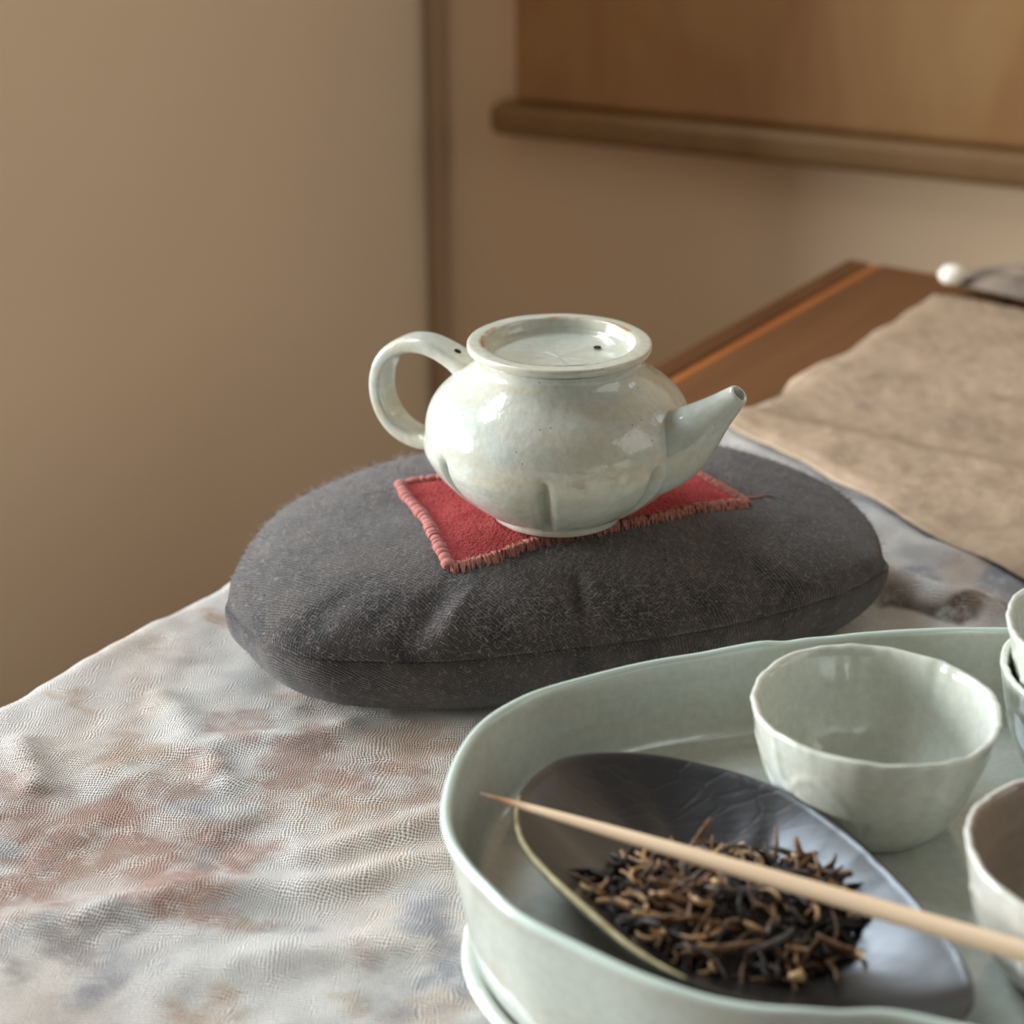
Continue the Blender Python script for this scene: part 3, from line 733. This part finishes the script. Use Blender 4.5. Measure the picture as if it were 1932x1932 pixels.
# ------------------------------------------------------------------ teapot
PC = P(1052, 966, 0.050); POT_Z = cush_top(PC.x, PC.y) + 0.0011
ALPHA = math.radians(27)
def build_teapot():
    root = empty('teapot', (PC.x, PC.y, ZT + POT_Z), -ALPHA)        # local +x = spout
    view = math.atan2(-PC.y, -PC.x) + ALPHA                          # towards the camera in the pot's frame
    grooves = [view + math.radians(a) for a in (-57, -6, 45, 96, 150, 205, 254)]
    ctrl = [Vector(p) for p in ((0.0206, 0.0, 0), (0.0212, 0.0014, 0), (0.0218, 0.0024, 0), (0.0262, 0.0054, 0), (0.0320, 0.0103, 0), (0.0370, 0.0160, 0),
            (0.0402, 0.0220, 0), (0.0413, 0.0278, 0), (0.0408, 0.0328, 0), (0.0387, 0.0374, 0), (0.0350, 0.0414, 0), (0.0302, 0.0448, 0), (0.0267, 0.0478, 0), (0.0252, 0.0505, 0), (0.0257, 0.0530, 0))]
    prof = [(p.x, p.y) for p in catmull(ctrl, 6)]
    def fn(th, r, z):
        m = sstep(0.0015, 0.007, z) * (1 - sstep(0.0215, 0.0285, z))
        dmin = min(abs((th - g + PI) % (2 * PI) - PI) for g in grooves)
        d = dmin * r
        r2 = r - m * (0.0027 * math.exp(-(d / 0.0017) ** 2)) + m * 0.0014 * (1 - math.exp(-(d / 0.007) ** 2)) + m * 0.0004 * math.exp(-((d - 0.0030) / 0.0016) ** 2)
        r2 += 0.00022 * nz(math.cos(th) * 3, math.sin(th) * 3, z * 90)
        return r2, z + 0.0003 * nz(math.cos(th) * 1.5, math.sin(th) * 1.5, 5) * min(1, z / 0.02)
    inner = [(0.0225, 0.0530), (0.022, 0.048), (0.030, 0.044), (0.037, 0.034), (0.037, 0.024), (0.030, 0.012), (0.018, 0.006), (0.0001, 0.006)]
    bottom = [(0.0001, 0.0012), (0.018, 0.0012), (0.0190, 0.0)]
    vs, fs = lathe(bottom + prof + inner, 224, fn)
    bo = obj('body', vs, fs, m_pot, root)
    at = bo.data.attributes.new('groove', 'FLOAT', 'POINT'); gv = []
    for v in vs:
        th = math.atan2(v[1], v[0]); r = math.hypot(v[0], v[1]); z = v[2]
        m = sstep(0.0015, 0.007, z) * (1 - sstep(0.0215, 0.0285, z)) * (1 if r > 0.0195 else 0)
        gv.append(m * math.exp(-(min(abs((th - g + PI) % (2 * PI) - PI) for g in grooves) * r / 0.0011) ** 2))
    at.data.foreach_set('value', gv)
    # lid: flat flange round a sunken well
    lid = [(0.0001, 0.0440), (0.0200, 0.0440), (0.0212, 0.0445), (0.0218, 0.0530), (0.0270, 0.0534), (0.0277, 0.0537), (0.0281, 0.0542), (0.0282, 0.0549), (0.0282, 0.0555), (0.0281, 0.0559), (0.0278, 0.05615),
           (0.0272, 0.05625), (0.0250, 0.0563), (0.0234, 0.0563), (0.0230, 0.0561), (0.0228, 0.0556), (0.0226, 0.0548), (0.0223, 0.0534), (0.0217, 0.0522), (0.0207, 0.0516), (0.0190, 0.0513), (0.0120, 0.0511), (0.0001, 0.0510)]
    def fl(th, r, z): return r * (1 + 0.006 * nz(math.cos(th), math.sin(th), 8)), z + 0.0002 * nz(math.cos(th) * 2, math.sin(th) * 2, 3) + r * 0.008 * math.cos(th + 0.4)
    vs, fs = lathe(lid, 128, fl); l = obj('lid', vs, fs, m_lid, root)
    # vent hole in the floor of the well
    hp = P(1127, 657, POT_Z + 0.0513); loc = Matrix.Rotation(ALPHA, 3, 'Z') @ (hp - root.location)
    vs, fs = lathe([(0.0001, 0.0002), (0.0008, 0.0002), (0.0011, 0.0003), (0.0013, 0.0001)], 20)
    v = obj('vent_hole', vs, fs, m_hole, l); v.location = (loc.x, loc.y, 0.0515)
    # spout
    path = catmull([Vector(p) for p in ((0.0300, 0, 0.0240), (0.0380, 0, 0.0282), (0.0450, 0, 0.0350), (0.0515, 0, 0.0418), (0.0582, 0, 0.0488))], 8)
    N = len(path); a = []; b = []
    for i in range(N):
        f = i / (N - 1); dirn = (path[min(i + 1, N - 1)] - path[max(i - 1, 0)]).normalized()
        nr = (Vector((1, 0, 0)) * (1 - sstep(0, 0.55, f)) + dirn * sstep(0, 0.55, f)).normalized(); upv = Vector((0, 1, 0)).cross(nr) * -1
        ry = 0.0031 + 0.0106 * (1 - f) ** 1.12; rz = ry * (1 + 0.16 * (1 - f))
        for k in range(40):
            q = 2 * PI * k / 40; a.append(path[i] + Vector((0, 1, 0)) * (ry * math.cos(q)) + upv * (rz * math.sin(q)))
    b = [(i * 40 + k, i * 40 + (k + 1) % 40, (i + 1) * 40 + (k + 1) % 40, (i + 1) * 40 + k) for i in range(N - 1) for k in range(40)]
    ax = (path[-1] - path[-2]).normalized(); n0 = len(a)
    e = path[-1]; bn = Vector((0, 1, 0)); nn = ax.cross(bn)
    # lip and bore
    ring = a[-40:]; base = n0 - 40
    for r_, off in ((0.86, 0.0004), (0.70, 0.0001), (0.66, -0.006)):
        k0 = len(a); a += [e + (p - e) * r_ + ax * off for p in ring]
        b += [(base + k, base + (k + 1) % 40, k0 + (k + 1) % 40, k0 + k) for k in range(40)]; base = k0
    sp_ = obj('spout', a, b, m_pot, root)
    ca = [e + (p - e) * 0.68 - ax * 0.0045 for p in ring]; obj('spout_bore', ca, [tuple(range(40))], m_hole, sp_)
    # handle
    hp = [(-0.0240, 0.0395), (-0.0315, 0.0430), (-0.0360, 0.0452), (-0.0410, 0.0472), (-0.0465, 0.0483), (-0.0530, 0.0474), (-0.0590, 0.0436), (-0.0624, 0.0378), (-0.0632, 0.0310),
          (-0.0614, 0.0244), (-0.0572, 0.0192), (-0.0512, 0.0164), (-0.0450, 0.0160), (-0.0385, 0.0178), (-0.034, 0.020)]
    path = catmull([Vector((x, 0, z)) for x, z in hp], 6); N = len(path); rad = []
    for i in range(N):
        f = i / (N - 1); wd = 0.0056 + 0.0014 * (1 - sstep(0, 0.22, f)) + 0.0004 * sstep(0.85, 1, f); th = 0.0026 + 0.0012 * (1 - sstep(0, 0.15, f)) + 0.0005 * sstep(0.8, 1, f)
        rad.append((wd, th))
    # squarish strap section
    vs = []; n = 28
    for i in range(N):
        d = (path[min(i + 1, N - 1)] - path[max(i - 1, 0)]).normalized(); bb = Vector((0, 1, 0)); nrm = d.cross(bb).normalized()
        for k in range(n):
            q = 2 * PI * k / n; cx, sx = math.cos(q), math.sin(q)
            sq = lambda c: math.copysign(abs(c) ** 0.55, c)
            vs.append(path[i] + bb * (rad[i][0] * sq(cx)) + nrm * (rad[i][1] * sq(sx)))
    fs = [(i * n + k, i * n + (k + 1) % n, (i + 1) * n + (k + 1) % n, (i + 1) * n + k) for i in range(N - 1) for k in range(n)]
    h = obj('handle', vs, fs, m_pot, root)
    i = 12; d = (path[i + 1] - path[i - 1]).normalized(); out = d.cross(Vector((0, 1, 0))).normalized()
    if out.z < 0: out = -out
    pos = path[i] + out * (rad[i][1] + 0.00005) + Vector((0, -0.0006, 0))
    vs, fs = lathe([(0.0001, 0.0), (0.0007, 0.0), (0.0010, 0.00012), (0.0012, 0.0)], 18)
    v = obj('handle_hole', vs, fs, m_hole, h); v.location = pos; v.rotation_euler = out.to_track_quat('Z', 'X').to_euler()
    return root
tp = build_teapot()
tag(tp, 'small pale celadon teapot with lobed body and sunken lid on the red cloth', 'teapot')

# ------------------------------------------------------------------ tray and basin
RH = 0.055
tp_pts = [P(x, y, RH) for x, y in ((1884, 1180), (1700, 1184), (1562, 1195), (1415, 1213), (1210, 1246), (1034, 1292), (960, 1322), (890, 1372), (848, 1440), (828, 1520), (836, 1580), (866, 1630),
          (905, 1672), (960, 1722), (1055, 1775), (1230, 1855), (1405, 1903), (1560, 1918), (1700, 1922))]
TC = Vector((0.100, 0.358, 0))
tp_pts += [Vector(p) for p in ((0.105, 0.270, 0), (0.145, 0.272, 0), (0.180, 0.288, 0), (0.206, 0.316, 0), (0.216, 0.350, 0), (0.212, 0.388, 0), (0.195, 0.420, 0), (0.165, 0.438, 0))]
TO = Outline(TC, tp_pts, 480)
def ring_mesh(outline, prof, n=320, wob=None, origin=None, floor_lo=None):
    """prof: list of (inset, h); an inset past the radius closes at the centre"""
    vs = []
    for i in range(n):
        th = -PI + 2 * PI * i / n; R = outline.r(th)
        for k, (ins, h) in enumerate(prof):
            r = max(R - ins, 0.0001) if ins < 9 else 0.0001
            hh = h + (wob(th, k, h) if wob else 0)
            vs.append((r * math.cos(th), r * math.sin(th), hh))
    return vs, grid_faces(n, len(prof), True)
notch = math.atan2(P(1462, 1210, RH).y - TC.y, P(1462, 1210, RH).x - TC.x)
def rim_wob(th, k, h):
    f = sstep(0.034, 0.055, h)
    d = (th - notch + PI) % (2 * PI) - PI
    return f * (0.0007 * nz(math.cos(th) * 2.2, math.sin(th) * 2.2, 31) + 0.0004 * nz(math.cos(th) * 7, math.sin(th) * 7, 33) + 0.0006 * math.exp(-((d - 0.10) / 0.12) ** 2) - 0.0006 * math.exp(-((d + 0.03) / 0.05) ** 2))
tr = empty('tea_tray', (TC.x, TC.y, ZT + 0.0122)); Z0 = 0.0122
prof = [(99, .0125), (0.03, .0125), (0.016, .0128), (0.0100, .0138), (0.0078, .018), (0.0048, .032), (0.0024, .046), (0.0008, .0525), (0.0003, .0540), (0.0006, .0548), (0.0012, .0552), (0.0020, .0552), (0.0026, .0547), (0.0030, .0538),
        (0.0036, .050), (0.0050, .042), (0.0070, .0345), (0.0088, .0318), (0.0120, .0308), (0.03, .0305), (0.05, .0305), (99, .0305)]
vs, fs = ring_mesh(TO, [(a, b - Z0) for a, b in prof], 360, lambda th, k, h: rim_wob(th, k, h + Z0))
obj('dish', vs, fs, m_tray, tr)
tag(tr, 'wide oval celadon tea tray in the foreground holding cups and the dark tea dish', 'tray')
bs = empty('water_basin', (TC.x, TC.y, ZT + 0.0012)); Z1 = 0.0012
prof = [(99, .0020), (0.026, .0020), (0.0205, .0022), (0.0180, .0032), (0.0130, .0080), (0.0096, .0118), (0.0084, .0132), (0.0082, .0140), (0.0088, .0147), (0.0100, .0149), (0.0114, .0147), (0.0124, .0140),
        (0.0140, .0118), (0.019, .0080), (0.026, .0068), (0.05, .0065), (99, .0065)]
vs, fs = ring_mesh(TO, [(a - 0.0035 if a < 9 else a, b - Z1 + 0.0010) for a, b in prof], 360)
obj('basin_bowl', vs, fs, m_basin, bs)
tag(bs, 'pale celadon basin beneath the oval tea tray, its rim just showing', 'basin')

# ------------------------------------------------------------------ cups
TRAY_F = 0.0307
def cup_mesh(seed, H=0.032, R=0.0303, lobes=6, lobe_ph=0.0):
    ctrl = [Vector(p) for p in ((0.0150, 0.0, 0), (0.0172, 0.0004, 0), (0.0192, 0.0020, 0), (0.0222, 0.0062, 0), (0.0250, 0.0125, 0), (0.0270, 0.0190, 0), (0.0286, 0.0255, 0), (0.0298, 0.0305, 0))]
    out = [(p.x * R / 0.0303, p.y * H / 0.032) for p in catmull(ctrl, 6)]
    lip = [(0.03005 * R / 0.0303, H - 0.0006), (0.0299 * R / 0.0303, H), (0.0289 * R / 0.0303, H + 0.0001), (0.0281 * R / 0.0303, H - 0.0007), (0.0277 * R / 0.0303, H - 0.0022)]
    inn = [(0.0273, 0.0270), (0.0264, 0.0220), (0.0252, 0.0160), (0.0230, 0.0100), (0.0195, 0.0052), (0.0140, 0.0032), (0.0070, 0.0026), (0.0001, 0.0025)]
    inn = [(a * R / 0.0303 - 0.0003, b * H / 0.032) for a, b in inn]
    outer = set(out)
    def fn(th, r, z):
        f = (z / H) ** 2
        k = abs(math.cos((th - lobe_ph) * lobes / 2)) ** 1.2
        r2 = r * (1 + f * (0.020 * nz(math.cos(th) * 1.3, math.sin(th) * 1.3, seed) + 0.008 * nz(math.cos(th) * 3.5, math.sin(th) * 3.5, seed + 9)))
        r2 += 0.0009 * (k - 0.5) * math.sin(PI * min(1, z / H)) * (1 if r > 0.012 else 0)
        if (r, z) in outer:                       # lotus petals carved in low relief on the outside
            ph = ((th - lobe_ph) * 7 / (2 * PI)) % 1.0 - 0.5; za = H * (0.22 + 0.50 * max(0, 1 - (2.05 * ph) ** 2) ** 0.8)
            r2 += 0.00045 * math.exp(-((z - za) / 0.0013) ** 2) * sstep(0.002, 0.007, z) + 0.0003 * sstep(za, za - 0.004, z) * sstep(0.002, 0.006, z)
        r2 += f * 0.00045 * nz(math.cos(th) * 9, math.sin(th) * 9, seed + 3)
        return r2, z + f * (0.0010 * nz(math.cos(th) * 1.6, math.sin(th) * 1.6, seed + 4) + 0.00035 * nz(math.cos(th) * 5, math.sin(th) * 5, seed + 6))
    return (*lathe([(0.0001, 0.0009), (0.0130, 0.0009), (0.0138, 0.0)] + out + lip + inn, 200, fn), 3 + len(out) + 2, 2 + len(out) + len(lip) + len(inn))
def cup(x, y, h, seed, label, m, tilt=(0, 0), rz=0.0, group='celadon tea cups in the tray', R=0.0303, inside=None):
    vs, fs, k0, per = cup_mesh(seed, 0.032, R)
    root = empty('tea_cup', (x, y, ZT + h)); root.rotation_euler = (tilt[0], tilt[1], rz)
    o = obj('bowl', vs, fs, m, root)
    if inside:
        o.data.materials.append(inside); o.data.polygons.foreach_set('material_index', [1 if i % per >= k0 else 0 for i in range(len(fs))])
    tag(root, label, 'cup', group); return root
cup(0.0880, 0.386, TRAY_F, 1.5, 'thin celadon tea cup with wavy rim standing alone behind the dark tea dish', m_cup)
cup(0.1262, 0.3235, TRAY_F, 4.2, 'celadon tea cup at the lower right with a brownish grey inside', m_cup2, (0, 0), 1.0, inside=m_cup_in)
cup(0.1530, 0.4020, TRAY_F, 7.3, 'lower cup of the stacked pair at the right edge of the tray', m_cup, (0, 0), 2.0)
cup(0.1536, 0.4026, TRAY_F + 0.0128, 9.1, 'upper cup of the stacked pair at the right edge of the tray', m_cup, (0.0, -0.03), 0.4, R=0.0298)

# ------------------------------------------------------------------ dark tea dish
RD = 0.0465
dpts = [P(x, y, RD) for x, y in ((977, 1545), (1000, 1500), (1060, 1455), (1150, 1435), (1250, 1432), (1350, 1450), (1430, 1474), (1500, 1503), (1590, 1562), (1680, 1642), (1765, 1735), (1815, 1800), (1833, 1850), (1822, 1895),
        (1765, 1926), (1600, 1922), (1450, 1892), (1310, 1856), (1200, 1806), (1110, 1738), (1030, 1668), (985, 1608))]
DC = Vector((sum(p.x for p in dpts) / len(dpts), sum(p.y for p in dpts) / len(dpts), 0))
DO = Outline(DC, dpts, 360)
def dish_rim(th):
    x = math.cos(th) * DO.r(th)
    return (RD + 0.0035 * sstep(0.0, -0.045, x) - 0.0018 * sstep(0.01, 0.05, x)) - (TRAY_F + 0.0002)
DOFF = TRAY_F + 0.0002
def dish_in(u, th):                    # inside height above the dish's base
    return 0.0016 + (dish_rim(th) - 0.0016) * u ** 2.3
def build_dish():
    root = empty('tea_scoop_dish', (DC.x, DC.y, ZT + DOFF)); root.name = 'tea_dish'
    n = 240; vs = []; us = [i / 30 for i in range(31)]
    rows = 0
    for i in range(n):
        th = -PI + 2 * PI * i / n; R = DO.r(th); col = []
        for u in us: col.append((R * u, dish_in(u, th) + 0.0005 * u * nz(math.cos(th) * 5, math.sin(th) * 5, u * 3)))
        col.append((R + 0.0006, dish_rim(th) + 0.0001)); col.append((R + 0.0010, dish_rim(th) - 0.0006))
        for u in reversed(us[:-1]): col.append((R * u + 0.0008 * u, max(0.0, dish_in(u, th) - 0.0016)))
        rows = len(col)
        for r, z in col: vs.append((r * math.cos(th), r * math.sin(th), z))
    obj('bowl', vs, grid_faces(n, rows, True), m_dish, root)
    # worn pale edge along the near rim
    path = []
    for i in range(0, 100):
        th = math.radians(150 + 100 * i / 99); th = (th + PI) % (2 * PI) - PI; R = DO.r(th) + 0.0003
        path.append(Vector((R * math.cos(th), R * math.sin(th), dish_rim(th) + 0.00005)))
    rad = [0.00025 + 0.00050 * max(0, math.sin(PI * i / 99)) ** 0.6 * (1 + 0.3 * nz(i * 0.15, 3)) for i in range(100)]
    o = obj('rim_edge', *tube(path, rad, 8), m_rim, root); o['label'] = 'worn yellowish rim edge'
    return root
ds = build_dish()
tag(ds, 'black lacquered oval dish with a worn yellow rim holding dry tea in the tray', 'dish')

# ------------------------------------------------------------------ tea leaves
mc = P(1368, 1722, 0.036); ma = math.radians(-20)
MRX, MRY, MH = 0.0295, 0.0225, 0.0120
def mound(x, y):
    dx, dy = x - mc.x, y - mc.y; a = dx * math.cos(ma) + dy * math.sin(ma); b = -dx * math.sin(ma) + dy * math.cos(ma)
    q = math.hypot(a / MRX, b / MRY)
    th = math.atan2(y - DC.y, x - DC.x); u = min(1, math.hypot(x - DC.x, y - DC.y) / DO.r(th))
    base = DOFF + dish_in(u, th)
    return base + MH * max(0, 1 - q ** 2), q
def build_tea():
    rnd = random.Random(5)
    # crumbs and broken bits filling the heap
    V = []; Fc = []
    n = 48
    g0 = []
    for i in range(n):
        for j in range(n):
            a = (i / (n - 1) * 2 - 1); b = (j / (n - 1) * 2 - 1)
            k = math.sqrt(max(0, 1 - b * b / 2)); k2 = math.sqrt(max(0, 1 - a * a / 2))
            a, b = a * k, b * k2
            x = mc.x + a * MRX * math.cos(ma) - b * MRY * math.sin(ma); y = mc.y + a * MRX * math.sin(ma) + b * MRY * math.cos(ma)
            h, q = mound(x, y); g0.append(Vector((x - mc.x, y - mc.y, h - 0.0014 + 0.0012 * nz(x * 420, y * 420, 3))))
    V += g0; Fc += grid_faces(n, n)
    def strip(L, r, curl, twist, n_=6):
        pts = []; p = Vector((0, 0, 0)); a = rnd.uniform(0, 6.28); b = 0.0
        for i in range(n_ + 1):
            pts.append(p.copy()); a += curl * rnd.uniform(0.4, 1.4) / n_; b += twist * rnd.uniform(-1, 1) / n_
            p = p + Vector((math.cos(a) * math.cos(b), math.sin(a) * math.cos(b), math.sin(b))) * (L / n_)
        c = sum(pts, Vector()) / len(pts); pts = [q - c for q in pts]
        rad = [(r * (0.35 + 0.65 * math.sin(PI * (0.12 + 0.8 * i / n_))) * rnd.uniform(0.8, 1.2), r * 0.5 * (0.3 + 0.7 * math.sin(PI * (0.12 + 0.8 * i / n_)))) for i in range(n_ + 1)]
        return tube(pts, rad, 5)
    for _ in range(420):
        q = math.sqrt(rnd.random()) * 1.0; th = rnd.uniform(0, 2 * PI); a, b = q * math.cos(th), q * math.sin(th)
        x = mc.x + a * MRX * math.cos(ma) - b * MRY * math.sin(ma); y = mc.y + a * MRX * math.sin(ma) + b * MRY * math.cos(ma)
        h, _q = mound(x, y)
        vs, fs = strip(rnd.uniform(0.002, 0.005), rnd.uniform(0.0004, 0.0008), rnd.uniform(-3, 3), 1.0, 3)
        R = Matrix.Rotation(rnd.uniform(0, 6.28), 3, 'Z') @ Matrix.Rotation(rnd.uniform(-.7, .7), 3, 'X')
        n0 = len(V); V += [R @ v + Vector((x - mc.x, y - mc.y, h)) for v in vs]; Fc += [tuple(i + n0 for i in f) for f in fs]
    o = obj('tea_crumbs', V, Fc, m_leaf[0]); o.location = (mc.x, mc.y, ZT)
    tag(o, 'bed of dark broken tea crumbs under the whole leaves in the black dish', 'tea', None, 'stuff')
    # whole leaves, one object each
    protos = []
    for mi, cnt in ((0, 7), (1, 5), (2, 4), (3, 3)):
        for _ in range(cnt):
            L = rnd.uniform(0.006, 0.014) if mi != 2 else rnd.uniform(0.004, 0.009)
            vs, fs = strip(L, rnd.uniform(0.00048, 0.00095), rnd.uniform(-3.2, 3.2), rnd.uniform(0.4, 1.8))
            me = bpy.data.meshes.new('tea_leaf'); me.from_pydata([tuple(v) for v in vs], [], fs); me.update()
            me.polygons.foreach_set('use_smooth', [True] * len(me.polygons)); me.materials.append(m_leaf[mi]); protos.append((mi, me))
    wts = [0.27 / 7] * 7 + [0.33 / 5] * 5 + [0.25 / 4] * 4 + [0.15 / 3] * 3
    made = 0
    while made < 260:
        q = math.sqrt(rnd.random()) * 1.04; th = rnd.uniform(0, 2 * PI); a, b = q * math.cos(th), q * math.sin(th)
        x = mc.x + a * MRX * math.cos(ma) - b * MRY * math.sin(ma); y = mc.y + a * MRX * math.sin(ma) + b * MRY * math.cos(ma)
        h, _q = mound(x, y)
        if math.hypot(x - DC.x, y - DC.y) / DO.r(math.atan2(y - DC.y, x - DC.x)) > 0.80: continue
        made += 1
        me = rnd.choices(protos, wts)[0][1]
        o = bpy.data.objects.new('tea_leaf', me); COL.objects.link(o)
        o.location = (x, y, ZT + h + 0.0004 + rnd.uniform(0, 0.0016))
        up = rnd.random() < 0.14 or (y > mc.y + 0.008 and rnd.random() < 0.3)
        o.rotation_euler = (rnd.uniform(-.45, .45) + (rnd.choice((-1, 1)) * 0.7 if up else 0), rnd.uniform(-.45, .45), rnd.uniform(0, 6.28))
        s_ = rnd.uniform(0.85, 1.4); o.scale = (s_,) * 3
        tag(o, 'curled dry tea leaf heaped in the black dish', 'tea leaf', 'dry tea leaves heaped in the black dish')
build_tea()

# ------------------------------------------------------------------ bamboo tea pick
tip = P(905, 1497, 0.0545); far = P(1932, 1795, 0.0535)
dv = (far - tip); L = dv.length * 1.42; dn = dv.normalized()
bp = empty('bamboo_pick', tip); bp.rotation_euler = dn.to_track_quat('X', 'Z').to_euler()
N = 40; path = [Vector((L * i / (N - 1), 0, 0)) for i in range(N)]
rad = [0.00040 + 0.00205 * (1 - math.exp(-(L * i / (N - 1)) / 0.045)) for i in range(N)]
rad = [(r, r * 0.9) for r in rad]
obj('stick', *tube(path, rad, 16), m_bamboo, bp)
tag(bp, 'pale bamboo tea pick with a dark pointed tip lying across the tray', 'tea pick')

# ------------------------------------------------------------------ far end of the table
def blob(name, loc, rx, ry, rz_, m, seed, n=28, amp=0.08):
    vs = []; rows = n // 2
    for i in range(n):
        th = 2 * PI * i / n
        for j in range(rows + 1):
            ph = -PI / 2 + PI * j / rows; d = Vector((math.cos(ph) * math.cos(th), math.cos(ph) * math.sin(th), math.sin(ph)))
            k = 1 + amp * noise.noise(d * 1.6 + Vector((seed, 0, 0))); zz = d.z * k; zz = max(zz, -0.82)
            vs.append((d.x * rx * k, d.y * ry * k, (zz + 0.82) * rz_))
    o = obj(name, vs, grid_faces(n, rows + 1, True), m); o.location = loc; return o
p = P(1798, 508, 0.016)
o = blob('white_stone', (p.x, p.y, ZT + 0.0085), 0.0070, 0.0062, 0.0056, m_stone, 2.0)
tag(o, 'small white rounded stone at the far end of the brown runner', 'stone')
# folded grey napkin at the far right
q = P(1925, 524, 0.012)
nv_, nu_ = 44, 70; vs = []
cx = q + T * 0.075
for i in range(nu_):
    a = (i / (nu_ - 1) * 2 - 1)
    for j in range(nv_):
        b = (j / (nv_ - 1) * 2 - 1)
        wob = 1 + 0.25 * nz(a * 2.2, 1.0, 3) ; k = math.sqrt(max(0, 1 - 0.75 * a * a))
        pp = T * (a * 0.105 + 0.006 * nz(b * 2, a * 2, 8)) + S * (b * 0.026 * wob * k + 0.006 * nz(a * 2.5, 4.0, 5))
        hh = (0.013 + 0.006 * nz(a * 3.2, 2.0, 9)) * max(0, 1 - a ** 4) * (max(0, 1 - b * b) ** 0.6) * (0.75 + 0.35 * abs(math.sin(b * 4.2 + a * 2))) + 0.0006
        vs.append((pp.x, pp.y, hh))
o = obj('folded_napkin', vs, grid_faces(nu_, nv_), m_grey); o.location = (cx.x, cx.y, ZT + 0.0075)
sd = o.modifiers.new('thickness', 'SOLIDIFY'); sd.thickness = 0.002
tag(o, 'folded grey-brown napkin beside the white stone at the far right', 'napkin')
